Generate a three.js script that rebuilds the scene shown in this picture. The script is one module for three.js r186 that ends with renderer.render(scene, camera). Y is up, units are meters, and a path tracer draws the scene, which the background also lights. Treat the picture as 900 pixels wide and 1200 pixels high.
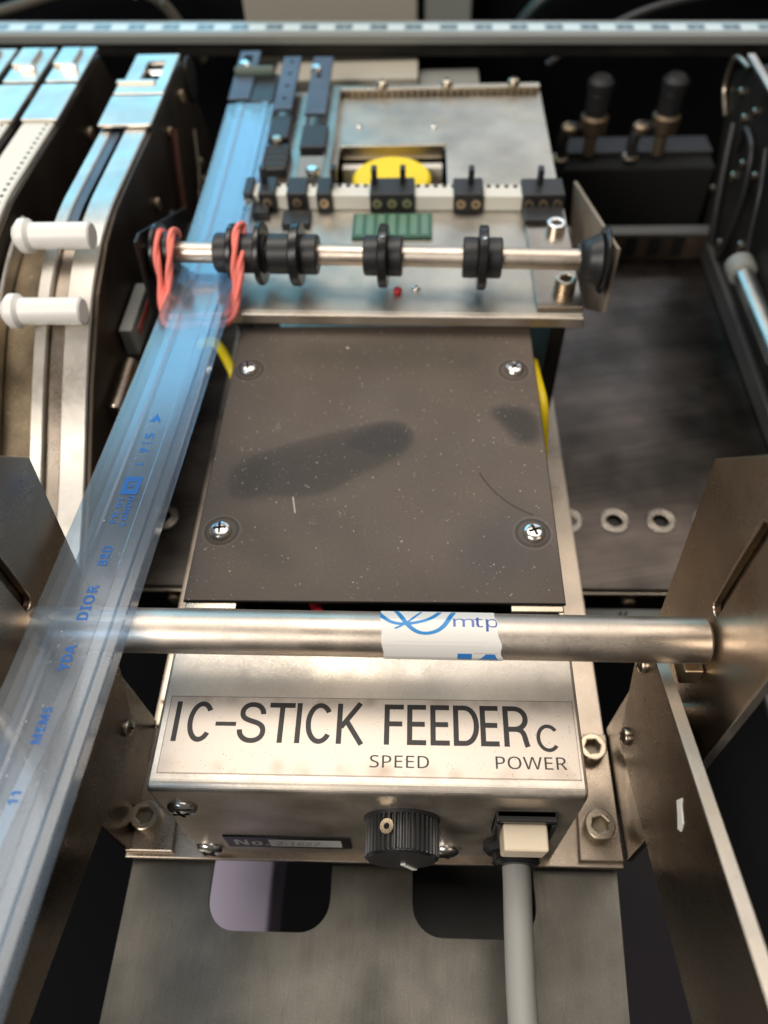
import * as THREE from 'three';
import { RoundedBoxGeometry } from 'three/addons/geometries/RoundedBoxGeometry.js';
import { mergeGeometries, toCreasedNormals } from 'three/addons/utils/BufferGeometryUtils.js';
import { RectAreaLightUniformsLib } from 'three/addons/lights/RectAreaLightUniformsLib.js';

// ---------------------------------------------------------------- camera, light, exposure
const S = 0.001;                                             // every length below is written in millimetres
const scene = new THREE.Scene();
const D2R = Math.PI / 180;
const camera = new THREE.PerspectiveCamera(2 * Math.atan(600 / 906) / D2R, 0.75, 0.01, 20);
camera.position.set(12.37 * S, 192.73 * S, 113.04 * S);
{
  const yaw = -3.946 * D2R, pitch = 52.925 * D2R, roll = -2.896 * D2R;
  const fw = new THREE.Vector3(Math.sin(yaw) * Math.cos(pitch), -Math.sin(pitch), -Math.cos(yaw) * Math.cos(pitch));
  const r0 = new THREE.Vector3(Math.cos(yaw), 0, Math.sin(yaw)), u0 = new THREE.Vector3().crossVectors(r0, fw);
  const u = r0.clone().multiplyScalar(-Math.sin(roll)).addScaledVector(u0, Math.cos(roll));
  camera.up.copy(u);
  camera.lookAt(camera.position.clone().add(fw));
}
camera.focus = 0.205;
camera.userData.fStop = 9;
const renderer = new THREE.WebGLRenderer({ antialias: true });
renderer.toneMapping = THREE.LinearToneMapping;
renderer.toneMappingExposure = 1.3;
renderer.shadowMap.enabled = true;
RectAreaLightUniformsLib.init();
scene.background = new THREE.Color().setRGB(0.085, 0.078, 0.07);  // the unlit room around

function lampAt(name, label, [x, y, z], [tx, ty, tz], w, h, rgb, power) {
  const g = new THREE.Group(); g.name = name; g.userData = { label, category: 'lamp' };
  g.position.set(x, y, z); g.lookAt(tx, ty, tz); scene.add(g);
  const body = new THREE.Mesh(new RoundedBoxGeometry(w + 0.04, h + 0.04, 0.05, 2, 0.01), new THREE.MeshStandardMaterial({ color: 0xdddddd, roughness: 0.5 }));
  body.name = 'housing'; body.position.z = -0.03; g.add(body);
  const face = new THREE.Mesh(new THREE.PlaneGeometry(w, h), new THREE.MeshStandardMaterial({ color: 0x222222, emissive: new THREE.Color().setRGB(...rgb), emissiveIntensity: 0.6 }));
  face.name = 'diffuser'; face.position.z = -0.003; g.add(face);
  const l = new THREE.RectAreaLight(new THREE.Color().setRGB(...rgb), power, w, h);
  l.name = 'glow'; l.rotation.y = Math.PI; l.position.z = 0.002; g.add(l);
}
lampAt('ceiling_lamp', 'small bright warm ceiling lamp ahead of the camera', [-0.22, 1.35, -0.48], [0, 0, 0], 0.30, 0.36, [1, 0.94, 0.86], 10);
lampAt('ceiling_lamp_001', 'broad warm ceiling panel above the machine', [0.10, 1.80, -0.55], [0, 0, 0], 2.4, 1.5, [1, 0.92, 0.83], 1.3);
lampAt('ceiling_lamp_002', 'long warm ceiling lamp behind the camera at left', [-0.85, 1.05, 1.15], [-0.05, 0, 0], 0.9, 0.7, [1, 0.94, 0.87], 8);
lampAt('window_lamp', 'wide blue light panel behind the machine at left', [-0.70, 0.60, -1.35], [-0.05, 0.02, -0.2], 1.2, 0.56, [0.23, 0.66, 0.95], 1.7);
lampAt('window_lamp_001', 'pale light panel behind the machine at right', [0.42, 0.74, -1.40], [0.05, 0.02, -0.2], 0.9, 0.6, [0.78, 0.88, 1.0], 0.45);

// ---------------------------------------------------------------- helpers
function rng(seed) { let a = seed >>> 0; return () => { a = (a + 0x6d2b79f5) | 0; let t = Math.imul(a ^ (a >>> 15), 1 | a); t = (t + Math.imul(t ^ (t >>> 7), 61 | t)) ^ t; return ((t ^ (t >>> 14)) >>> 0) / 4294967296; }; }
function tileNoise(seed) {
  const r = rng(seed), tab = new Float32Array(4096).map(() => r());
  return (x, y, px, py) => {
    const xi = Math.floor(x), yi = Math.floor(y), fx = x - xi, fy = y - yi, u = fx * fx * (3 - 2 * fx), v = fy * fy * (3 - 2 * fy);
    const h = (i, j) => tab[((((i % px) + px) % px) * 131 + (((j % py) + py) % py) * 57 + ((i * j) & 0)) & 4095];
    return (h(xi, yi) * (1 - u) + h(xi + 1, yi) * u) * (1 - v) + (h(xi, yi + 1) * (1 - u) + h(xi + 1, yi + 1) * u) * v;
  };
}
function dataTex(w, h, fn, srgb) {
  const d = new Uint8Array(w * h * 4);
  for (let y = 0; y < h; y++) for (let x = 0; x < w; x++) {
    const c = fn(x / w, y / h, x, y), o = (y * w + x) * 4;
    for (let k = 0; k < 3; k++) d[o + k] = Math.max(0, Math.min(255, c[k] * 255));
    d[o + 3] = 255;
  }
  const t = new THREE.DataTexture(d, w, h, THREE.RGBAFormat);
  t.wrapS = t.wrapT = THREE.RepeatWrapping; t.magFilter = THREE.LinearFilter; t.minFilter = THREE.LinearMipmapLinearFilter; t.generateMipmaps = true;
  if (srgb) t.colorSpace = THREE.SRGBColorSpace;
  t.needsUpdate = true;
  return t;
}
function canvasTex(w, h, draw) {
  const c = document.createElement('canvas'); c.width = w; c.height = h;
  draw(c.getContext('2d'), w, h);
  const t = new THREE.CanvasTexture(c); t.colorSpace = THREE.SRGBColorSpace; t.anisotropy = 8;
  return t;
}
// uv in units of `unit` mm from the dominant axis of each face
function boxUV(g, unit = 80) {
  g = g.index ? g.toNonIndexed() : g;
  const p = g.attributes.position, n = p.count, uv = new Float32Array(n * 2);
  const a = new THREE.Vector3(), b = new THREE.Vector3(), c = new THREE.Vector3();
  for (let i = 0; i < n; i += 3) {
    a.fromBufferAttribute(p, i); b.fromBufferAttribute(p, i + 1).sub(a); c.fromBufferAttribute(p, i + 2).sub(a); b.cross(c);
    const ax = Math.abs(b.x), ay = Math.abs(b.y), az = Math.abs(b.z);
    for (let k = 0; k < 3; k++) {
      const X = p.getX(i + k) / S, Y = p.getY(i + k) / S, Z = p.getZ(i + k) / S;
      const [u, v] = ay >= ax && ay >= az ? [X, Z] : ax >= az ? [Z, Y] : [X, Y];
      uv[(i + k) * 2] = u / unit; uv[(i + k) * 2 + 1] = v / unit;
    }
  }
  g.setAttribute('uv', new THREE.BufferAttribute(uv, 2));
  return g;
}
const fin = (g) => boxUV(g.scale(S, S, S));
function box(x0, x1, y0, y1, z0, z1, r = 0.3) {
  const w = Math.abs(x1 - x0), h = Math.abs(y1 - y0), d = Math.abs(z1 - z0), rr = Math.min(r, w * 0.45, h * 0.45, d * 0.45);
  const g = rr > 0.02 ? new RoundedBoxGeometry(w, h, d, 2, rr) : new THREE.BoxGeometry(w, h, d);
  return g.translate((x0 + x1) / 2, (y0 + y1) / 2, (z0 + z1) / 2);
}
const B = (...a) => fin(box(...a));
function cyl(axis, x, y, z, r, len, seg = 32, r2 = r) {      // centred at x, y, z
  const g = new THREE.CylinderGeometry(r2, r, len, seg);
  if (axis === 'x') g.rotateZ(-Math.PI / 2);
  if (axis === 'z') g.rotateX(Math.PI / 2);
  return g.translate(x, y, z);
}
function bevelCyl(axis, x, y, z, r, len, ch = 0.4, seg = 40) {
  const pts = [[0, -len / 2], [r - ch, -len / 2], [r, -len / 2 + ch], [r, len / 2 - ch], [r - ch, len / 2], [0, len / 2]].map((q) => new THREE.Vector2(...q));
  let g = toCreasedNormals(new THREE.LatheGeometry(pts, seg), 0.6);
  if (axis === 'x') g.rotateZ(-Math.PI / 2);
  if (axis === 'z') g.rotateX(Math.PI / 2);
  return g.translate(x, y, z);
}
function ring(axis, x, y, z, r, rin, len, seg = 48) {
  const pts = [[rin, -len / 2], [r, -len / 2], [r, len / 2], [rin, len / 2], [rin, -len / 2]].map((q) => new THREE.Vector2(...q));
  const g = toCreasedNormals(new THREE.LatheGeometry(pts, seg), 0.5);
  if (axis === 'x') g.rotateZ(-Math.PI / 2);
  if (axis === 'z') g.rotateX(Math.PI / 2);
  return g.translate(x, y, z);
}
const path2 = (pts, C = THREE.Shape) => { const s = new C(); pts.forEach(([a, b], i) => (i ? s.lineTo(a, b) : s.moveTo(a, b))); s.closePath(); return s; };
function extrude(shape, d, bev = 0.25) {
  const b = Math.min(bev, d * 0.3);
  return new THREE.ExtrudeGeometry(shape, { depth: d - 2 * b, bevelEnabled: b > 0, bevelThickness: b, bevelSize: b, bevelOffset: -b, bevelSegments: 2, curveSegments: 20 }).translate(0, 0, b);
}
function plateX(pts, x0, x1, holes = [], bev = 0.25) {       // pts are [z, y]
  const s = path2(pts.map(([z, y]) => [-z, y]));
  holes.forEach((h) => s.holes.push(path2(h.map(([z, y]) => [-z, y]), THREE.Path)));
  return extrude(s, x1 - x0, bev).rotateY(Math.PI / 2).translate(x0, 0, 0);
}
function plateY(pts, y0, y1, holes = [], bev = 0.25) {       // pts are [x, z]
  const s = path2(pts.map(([x, z]) => [x, -z]));
  holes.forEach((h) => s.holes.push(path2(h.map(([x, z]) => [x, -z]), THREE.Path)));
  return extrude(s, y1 - y0, bev).rotateX(-Math.PI / 2).translate(0, y0, 0);
}
function roundRect(x0, x1, z0, z1, r, n = 8) {
  const o = [];
  for (const [cx, cz, a] of [[x1 - r, z1 - r, 0], [x0 + r, z1 - r, 90], [x0 + r, z0 + r, 180], [x1 - r, z0 + r, 270]])
    for (let i = 0; i <= n; i++) { const t = (a + (90 * i) / n) * D2R; o.push([cx + r * Math.cos(t), cz + r * Math.sin(t)]); }
  return o;
}
const circle = (cx, cz, r, n = 28) => Array.from({ length: n }, (_, i) => [cx + r * Math.cos((i / n) * 2 * Math.PI), cz + r * Math.sin((i / n) * 2 * Math.PI)]);
function tube(pts, r, seg = 60, rad = 12, closed = false) {
  return new THREE.TubeGeometry(new THREE.CatmullRomCurve3(pts.map((q) => new THREE.Vector3(...q)), closed, 'centripetal'), seg, r, rad, closed);
}
function merge(list) { return mergeGeometries(list.map((g) => { const n = g.index ? g.toNonIndexed() : g; for (const k of Object.keys(n.attributes)) if (!['position', 'normal', 'uv'].includes(k)) n.deleteAttribute(k); return n; })); }
// a strip of constant section swept along a path of [z, y, xOffset]; the section is a list of [x, height]
function sweep(path, section, closed = true, crease = 0.5) {
  const curve = new THREE.CatmullRomCurve3(path.map(([z, y, x = 0]) => new THREE.Vector3(x, y, z)), false, 'centripetal'), N = 90, P = [], UV = [], I = [];
  const len = curve.getLength();
  for (let i = 0; i <= N; i++) {
    const q = curve.getPointAt(i / N), t = curve.getTangentAt(i / N), up = new THREE.Vector3(0, t.z, -t.y).normalize();
    if (up.y < 0) up.negate();
    const m = section.length;
    let run = 0;
    for (let k = 0; k < m; k++) {
      const [sx, sh] = section[k];
      if (k) run += Math.hypot(sx - section[k - 1][0], sh - section[k - 1][1]);
      P.push(q.x + sx, q.y + up.y * sh, q.z + up.z * sh); UV.push(run / 80, (i / N) * len / 80);
      if (i < N && (closed || k < m - 1)) { const a = i * m + k, b = i * m + ((k + 1) % m); I.push(a, b, a + m, b, b + m, a + m); }
    }
  }
  const g = new THREE.BufferGeometry();
  g.setAttribute('position', new THREE.Float32BufferAttribute(P, 3)); g.setAttribute('uv', new THREE.Float32BufferAttribute(UV, 2)); g.setIndex(I);
  g.computeVertexNormals();
  return toCreasedNormals(g, crease).scale(S, S, S);
}
const counts = {};
function numbered(n) { const k = (counts[n] = (counts[n] ?? -1) + 1); return k ? n + '_' + String(k).padStart(3, '0') : n; }
function thing(name, label, category, group) {
  const o = new THREE.Group(); o.name = numbered(name); o.userData = { label, category }; if (group) o.userData.group = group; scene.add(o); return o;
}
function part(name, g, m, parent) { const o = new THREE.Mesh(g, m); o.name = name; o.castShadow = o.receiveShadow = true; parent.add(o); return o; }
function solo(name, g, m, label, category, group) { const o = part(numbered(name), g, m, scene); o.userData = { label, category }; if (group) o.userData.group = group; return o; }
function struct(name, g, m) { const o = part(name, g, m, scene); o.userData = { kind: 'structure' }; return o; }

// ---------------------------------------------------------------- materials
const nA = tileNoise(11), nB = tileNoise(23), nC = tileNoise(37), nD = tileNoise(51);
const fbm = (n, u, v, f, oct = 4) => { let s = 0, a = 0.5, t = 0; for (let i = 0; i < oct; i++) { s += a * n(u * f, v * f, f, f); t += a; a *= 0.5; f *= 2; } return s / t; };
const scratchField = (n, seed, count, along) => {
  const f = new Float32Array(n * n), r = rng(seed);
  for (let i = 0; i < count; i++) {
    let x = r() * n, y = r() * n; const a = (along ?? r() * 6.28) + (r() - 0.5) * 0.5, l = 15 + r() * r() * 220, k = (r() < 0.5 ? 1 : -1) * (0.04 + r() * 0.12), b = (r() - 0.5) * 0.004;
    for (let t = 0; t < l; t++) { const X = ((x | 0) + n) % n, Y = ((y | 0) + n) % n; f[Y * n + X] += k * Math.sin((t / l) * 3.14); x += Math.cos(a + b * t); y += Math.sin(a + b * t); if (x < 0) x += n; if (y < 0) y += n; }
  }
  return f;
};
const scrA = scratchField(1024, 5, 260), scrB = scratchField(1024, 6, 520, 0);
const satinMap = dataTex(1024, 1024, (u, v, X, Y) => {
  const m = fbm(nA, u, v, 6, 5), g = nB(u * 512, v * 512, 512, 512), d = nC(u * 256, v * 256, 256, 256);
  let k = 0.89 + 0.7 * scrA[Y * 1024 + X] + 0.10 * (m - 0.5) * 2 + 0.06 * (g - 0.5);
  if (d > 0.985) k -= 0.2;
  const w = fbm(nD, u, v, 4, 3);
  return [k, k * (0.985 - 0.02 * w), k * (0.965 - 0.05 * w)];
}, true);
const satinRough = dataTex(1024, 1024, (u, v) => {
  const k = 0.5 + 0.30 * (fbm(nC, u, v, 7, 4) - 0.5) + 0.16 * (nA(u * 400, v * 400, 400, 400) - 0.5);
  return [k, k, k];
});
const grainBump = dataTex(512, 512, (u, v) => { const k = 0.5 * nB(u * 256, v * 256, 256, 256) + 0.5 * nD(u * 96, v * 96, 96, 96); return [k, k, k]; });
const streakMap = dataTex(1024, 1024, (u, v, X, Y) => {          // brushed along u
  const s = 0.55 * nA(u * 6, v * 256, 6, 256) + 0.45 * nB(u * 12, v * 512, 12, 512), m = fbm(nC, u, v, 4, 4);
  const k = 0.66 + scrB[Y * 1024 + X] + 0.022 * (s - 0.5) + 0.34 * (m - 0.5) + 0.07 * (nD(u * 400, v * 400, 400, 400) - 0.5);
  return [k, k * (0.99 - 0.03 * m), k * (0.97 - 0.05 * m)];
}, true);
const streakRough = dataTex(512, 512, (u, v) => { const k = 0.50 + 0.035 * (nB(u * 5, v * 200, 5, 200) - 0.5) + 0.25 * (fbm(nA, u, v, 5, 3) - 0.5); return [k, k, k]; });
const turned = (t) => { const c = t.clone(); c.rotation = Math.PI / 2; c.needsUpdate = true; return c; };
const streakMapV = turned(streakMap), streakRoughV = turned(streakRough);
const streakMapD = streakMap.clone(); streakMapD.rotation = 0.22; streakMapD.repeat.set(0.5, 1.2); streakMapD.needsUpdate = true;
const slantMap = dataTex(512, 512, (u, v) => { const s = nA(u * 2, v * 14, 2, 14) * 0.5 + 0.5 * nB(u * 3, v * 90, 3, 90), m = fbm(nC, u, v, 3, 4); const k = 0.56 + 0.13 * (s - 0.5) + 0.42 * (m - 0.5); return [k, k * (0.98 - 0.05 * m), k * (0.95 - 0.05 * m)]; }, true);  // slanted streaks put reflected stripes into the floor colour, over random mottling
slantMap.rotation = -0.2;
const dirtMap = dataTex(512, 512, (u, v) => {
  const m = fbm(nD, u, v, 5, 5), g = nA(u * 256, v * 256, 256, 256);
  const k = 0.6 + 0.5 * (m - 0.5) + 0.1 * (g - 0.5) + (g > 0.985 ? 0.35 : 0);
  return [k, k * 0.97, k * 0.93];
}, true);
const std = (o) => new THREE.MeshPhysicalMaterial(o);
const rgb = (r, g, b) => new THREE.Color().setRGB(r, g, b);
const M = {
  satin: std({ color: rgb(0.86, 0.81, 0.75), map: satinMap, metalness: 1, roughness: 0.95, roughnessMap: satinRough, bumpMap: grainBump, bumpScale: 0.000004 }),
  satinSmooth: std({ color: rgb(0.52, 0.46, 0.405), map: satinMap, metalness: 1, roughness: 0.6, roughnessMap: satinRough }),
  polished: std({ color: rgb(0.72, 0.66, 0.59), map: satinMap, metalness: 1, roughness: 0.34, roughnessMap: satinRough }),
  tubeSteel: std({ color: rgb(0.88, 0.81, 0.745), map: satinMap, metalness: 1, roughness: 0.82, roughnessMap: satinRough }),
  plateSteel: std({ color: rgb(0.56, 0.48, 0.40), map: satinMap, metalness: 1, roughness: 0.62, roughnessMap: satinRough }),
  armSteel: std({ color: rgb(0.20, 0.165, 0.13), map: satinMap, metalness: 1, roughness: 0.55, roughnessMap: satinRough }),
  tray: std({ color: rgb(0.265, 0.265, 0.25), map: streakMapV, metalness: 1, roughness: 0.85, roughnessMap: streakRoughV, bumpMap: grainBump, bumpScale: 0.000003 }),
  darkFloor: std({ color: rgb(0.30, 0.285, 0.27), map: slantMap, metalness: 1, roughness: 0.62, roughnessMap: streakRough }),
  feederSide: std({ color: rgb(0.15, 0.12, 0.095), map: streakMapV, metalness: 0.75, roughness: 0.5 }),
  darkMetal: std({ color: rgb(0.05, 0.047, 0.042), map: dirtMap, metalness: 0.3, roughness: 0.5 }),
  table: std({ color: rgb(0.69, 0.685, 0.65), map: satinMap, metalness: 1, roughness: 0.9, roughnessMap: satinRough }),
  alu: std({ color: rgb(0.90, 0.89, 0.86), map: satinMap, metalness: 1, roughness: 0.75, roughnessMap: satinRough }),
  chrome: std({ color: rgb(0.82, 0.80, 0.76), metalness: 1, roughness: 0.22 }),
  zinc: std({ color: rgb(0.72, 0.66, 0.56), map: satinMap, metalness: 1, roughness: 0.6, roughnessMap: satinRough }),
  darkZinc: std({ color: rgb(0.30, 0.26, 0.2), metalness: 1, roughness: 0.5 }),
  brass: std({ color: rgb(0.58, 0.45, 0.30), metalness: 1, roughness: 0.42 }),
  blackPlastic: std({ color: rgb(0.018, 0.018, 0.019), roughness: 0.42, bumpMap: grainBump, bumpScale: 0.00003 }),
  blackGloss: std({ color: rgb(0.012, 0.012, 0.013), roughness: 0.28 }),
  hole: std({ color: rgb(0.004, 0.004, 0.004), roughness: 0.9 }),
  bushing: std({ color: rgb(0.50, 0.47, 0.43), map: satinMap, metalness: 1, roughness: 0.55, roughnessMap: satinRough }),
  abyss: std({ color: rgb(0.003, 0.003, 0.004), roughness: 0.9, specularIntensity: 0.3 }),
  ivory: std({ color: rgb(0.74, 0.63, 0.47), roughness: 0.42 }),
  white: std({ color: rgb(0.92, 0.90, 0.85), roughness: 0.4 }),
  cable: std({ color: rgb(0.33, 0.33, 0.31), roughness: 0.5, bumpMap: grainBump, bumpScale: 0.00004 }),
  rubber: std({ color: rgb(0.98, 0.24, 0.19), roughness: 0.55 }),
  yellow: std({ color: rgb(0.95, 0.70, 0.01), roughness: 0.4 }),
  red: std({ color: rgb(0.55, 0.02, 0.03), roughness: 0.45 }),
  pcb: std({ color: rgb(0.045, 0.13, 0.085), roughness: 0.4 }),
  pcbLine: std({ color: rgb(0.13, 0.25, 0.18), roughness: 0.4 }),
  beige: std({ color: rgb(0.42, 0.39, 0.32), roughness: 0.55 }),
  greyPaint: std({ color: rgb(0.25, 0.26, 0.24), roughness: 0.5 }),
  blueGrey: std({ color: rgb(0.15, 0.20, 0.28), map: satinMap, metalness: 0.7, roughness: 0.5 }),
  tan: std({ color: rgb(0.70, 0.58, 0.42), map: dirtMap, metalness: 1, roughness: 0.42 }),
  paper: std({ color: rgb(0.80, 0.78, 0.70), roughness: 0.6 }),
  lavender: std({ color: rgb(0.48, 0.43, 0.56), roughness: 0.5 }),
};

// ---------------------------------------------------------------- fasteners (unit heads that stand on y = 0, in mm)
function panHead(r, h) {
  const pts = [];
  for (let i = 0; i <= 10; i++) { const a = (i / 10) * Math.PI / 2; pts.push(new THREE.Vector2(r * Math.pow(Math.sin(a), 0.75), h * (0.12 + 0.88 * Math.pow(Math.cos(a), 0.8)))); }
  pts.push(new THREE.Vector2(r, 0));
  return new THREE.LatheGeometry(pts, 32);
}
function crossRecess(r, h) {
  const a = box(-r * 0.55, r * 0.55, h * 0.72, h * 1.02, -r * 0.11, r * 0.11, 0), b = box(-r * 0.11, r * 0.11, h * 0.72, h * 1.02, -r * 0.55, r * 0.55, 0);
  return merge([a, b]);
}
function socketHead(r, h) {
  const s = path2(circle(0, 0, r, 40)), hex = path2(circle(0, 0, r * 0.56, 6), THREE.Path);
  s.holes.push(hex);
  return new THREE.ExtrudeGeometry(s, { depth: h - 0.5, bevelEnabled: true, bevelThickness: 0.5, bevelSize: 0.4, bevelOffset: -0.4, bevelSegments: 2, curveSegments: 8 }).rotateX(-Math.PI / 2);
}
const DIR = { y: [0, 0, 0], z: [Math.PI / 2, 0, 0], '-x': [0, 0, Math.PI / 2], x: [0, 0, -Math.PI / 2] };
function screw(kind, parent, [x, y, z], r, h, axis = 'y', turn = 0, mat = M.chrome, name = 'screw') {
  const place = (g) => { g.rotateY(turn); const e = DIR[axis]; g.rotateX(e[0]).rotateZ(e[2]); return fin(g.translate(x, y, z)); };
  if (kind === 'pan') { const o = part(name, place(panHead(r, h)), mat, parent); part('recess', place(crossRecess(r, h)), M.hole, o); return o; }
  const o = part(name, place(socketHead(r, h)), mat, parent);
  part('recess', place(cyl('y', 0, h * 0.2, 0, r * 0.62, h * 0.1, 6)), M.darkZinc, o);
  return o;
}

// ---------------------------------------------------------------- the setting: machine floor, pit and back wall
struct('ground', fin(new THREE.PlaneGeometry(6000, 6000).rotateX(-Math.PI / 2).translate(0, -330, 0)), M.abyss);
struct('wall', B(-700, 700, -330, 8, -470, -440, 1), M.abyss);
{
  const holes = [];
  for (let k = 0; k < 6; k++) { const x = 76 + k * 19.1; if (k !== 0) holes.push(circle(x, -80.8, 3.0)); }
  for (let k = 0; k < 3; k++) holes.push(circle(-95.5 - k * 19.1, -81.5, 3.0));
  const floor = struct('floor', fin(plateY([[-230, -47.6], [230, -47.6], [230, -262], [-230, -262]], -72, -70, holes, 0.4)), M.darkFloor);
  part('edge_strip', B(-230, 230, -73.6, -72.05, -48.8, -46.6, 0.4), M.zinc, floor);
  for (let k = 0; k < 6; k++) { const x = 76 + k * 19.1; part('bushing', fin(merge([new THREE.TorusGeometry(5.7, 0.55, 8, 40).rotateX(Math.PI / 2).translate(x, -69.9, -80.8), new THREE.TorusGeometry(3.6, 0.5, 8, 32).rotateX(Math.PI / 2).translate(x, -69.9, -80.8), ring('y', x, -69.95, -80.8, 5.8, 3.5, 0.3)])), M.bushing, floor); part('socket', fin(cyl('y', x, -75, -80.8, 3.3, 6, 24)), M.darkMetal, floor); }
  for (let k = 0; k < 3; k++) { const x = -95.5 - k * 19.1; part('bushing', fin(merge([new THREE.TorusGeometry(5.7, 0.55, 8, 40).rotateX(Math.PI / 2).translate(x, -69.9, -81.5), new THREE.TorusGeometry(3.6, 0.5, 8, 32).rotateX(Math.PI / 2).translate(x, -69.9, -81.5), ring('y', x, -69.95, -81.5, 5.8, 3.5, 0.3)])), M.bushing, floor); part('socket', fin(cyl('y', x, -75, -81.5, 3.3, 6, 24)), M.darkMetal, floor); }
  // comb along the back of the floor
  part('back_rail', B(78, 172, -72, -56, -268, -262.3, 0.6), std({ color: rgb(0.16, 0.12, 0.09), map: dirtMap, roughness: 0.5 }), floor);
  part('back_rail_cap', B(78, 172, -55.9, -54.2, -270, -262, 0.6), std({ color: rgb(0.09, 0.09, 0.088), roughness: 0.5 }), floor);
  for (let k = 0; k < 6; k++) part('slot', B(88 + k * 12.7, 94 + k * 12.7, -68, -56.5, -262.5, -261.6, 0), M.hole, floor);
  // front apron under the floor's edge
  part('apron', B(-230, 230, -110, -84, -62, -58, 0.3), M.abyss, floor);
  const lab = canvasTex(2048, 64, (c, w, h) => {
    c.fillStyle = '#b9bdb6'; c.fillRect(0, 0, w, h); c.fillStyle = '#16181c'; c.font = 'italic bold 66px sans-serif'; c.textAlign = 'center';
    for (let k = 0; k < 6; k++) c.fillText(String(43 + k), (76.5 + k * 19.1 - 70) / 120 * w, 57);
  });
  const lg = new THREE.PlaneGeometry(120 * S, 5.5 * S).rotateX(-0.9).translate(130 * S, -85.5 * S, -44.5 * S);
  part('number_strip', lg, std({ map: lab, roughness: 0.5 }), floor);
  part('strip_rail', B(70, 190, -92, -86.8, -60, -44.5, 0.4), M.darkMetal, floor);
  for (const x of [99, 124, 149, -88]) part('brass_stud', fin(bevelCyl('z', x, -84.5, -53, 3.0, 8, 0.8)), M.brass, floor);
}
// pit below the tray
solo('panel', B(-66, -40.5, -150, -122, 20, 110, 2), M.lavender, 'pale lavender panel deep below, seen through the left slot of the front tray', 'panel');
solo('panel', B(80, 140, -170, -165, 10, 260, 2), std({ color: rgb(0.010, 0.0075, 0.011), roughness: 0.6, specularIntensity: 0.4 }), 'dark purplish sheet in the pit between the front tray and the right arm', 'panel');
solo('panel', B(150, 158, -260, -100, -20, 260, 2), std({ color: rgb(0.02, 0.02, 0.022), roughness: 0.4 }), 'black panel in the pit at the far lower right', 'panel');

// ---------------------------------------------------------------- things far behind
{
  const t = thing('ruler_beam', 'long horizontal beam with a blue-white numbered strip across the back', 'beam');
  part('beam_body', fin(box(-420, 420, 9.5, 14.5, -363, -344, 1).rotateY(0)), M.greyPaint, t);
  part('lower_bar', B(-420, 420, 1.5, 9, -361, -348, 1.2), M.darkMetal, t);
  const strip = canvasTex(2048, 32, (c, w, h) => {
    c.fillStyle = '#cfe0e4'; c.fillRect(0, 0, w, h); c.fillStyle = '#8fb0bc'; c.fillRect(0, 0, w, 5); c.font = 'bold 22px sans-serif'; c.textAlign = 'center';
    for (let k = 0; k < 44; k++) { const x = (k + 0.5) * w / 44; c.fillStyle = '#7f9aa6'; c.fillRect(x - 12, 7, 24, 20); c.fillStyle = '#3c4a52'; c.fillText(String(17 + k), x, 25); }
  });
  part('number_strip', new THREE.PlaneGeometry(840 * S, 11 * S).rotateX(-Math.PI / 2).translate(0, 14.9 * S, -353.5 * S), std({ map: strip, roughness: 0.35 }), t);
  t.rotation.z = -1.1 * D2R;
}
solo('control_box', B(-90, 12, -20, 44, -425, -392, 2), M.beige, 'beige box behind the numbered beam at the top edge', 'box');
solo('control_box', B(16, 44, -20, 30, -430, -400, 2), M.greyPaint, 'small dark grey box right of the beige box behind the beam', 'box');
{
  const t = thing('back_block', 'light grey block behind the rear edge of the metal guide plate', 'block');
  part('block_body', B(-66, 12.4, -40, 2, -344, -322, 1), M.beige, t);
  part('side_block', B(12.9, 46, -40, -4, -346, -326, 1), M.greyPaint, t);
}
function hose(pts, r, m, label) { solo('hose', fin(tube(pts, r, 60, 10)), m, label, 'hose'); }
hose([[60, -20, -400], [90, 14, -398], [150, 22, -400], [230, 12, -410]], 3.5, std({ color: rgb(0.02, 0.035, 0.035), roughness: 0.4 }), 'dark hose arching behind the beam at upper right');
hose([[90, -20, -385], [140, 6, -388], [220, 20, -392]], 2.5, M.blackPlastic, 'thin black hose behind the right end of the beam');
hose([[-240, 10, -400], [-170, 24, -395], [-140, 16, -395], [-122, -20, -400]], 3, std({ color: rgb(0.10, 0.09, 0.07), roughness: 0.4 }), 'brownish hose behind the left end of the beam');
{
  const t = thing('metal_clip', 'small bright metal clip behind the left end of the beam', 'clip');
  part('clip_body', fin(tube([[-152, 18, -392], [-146, 28, -391], [-139, 26, -390], [-137, 16, -389]], 1.6, 30, 8)), M.chrome, t);
}
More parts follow.
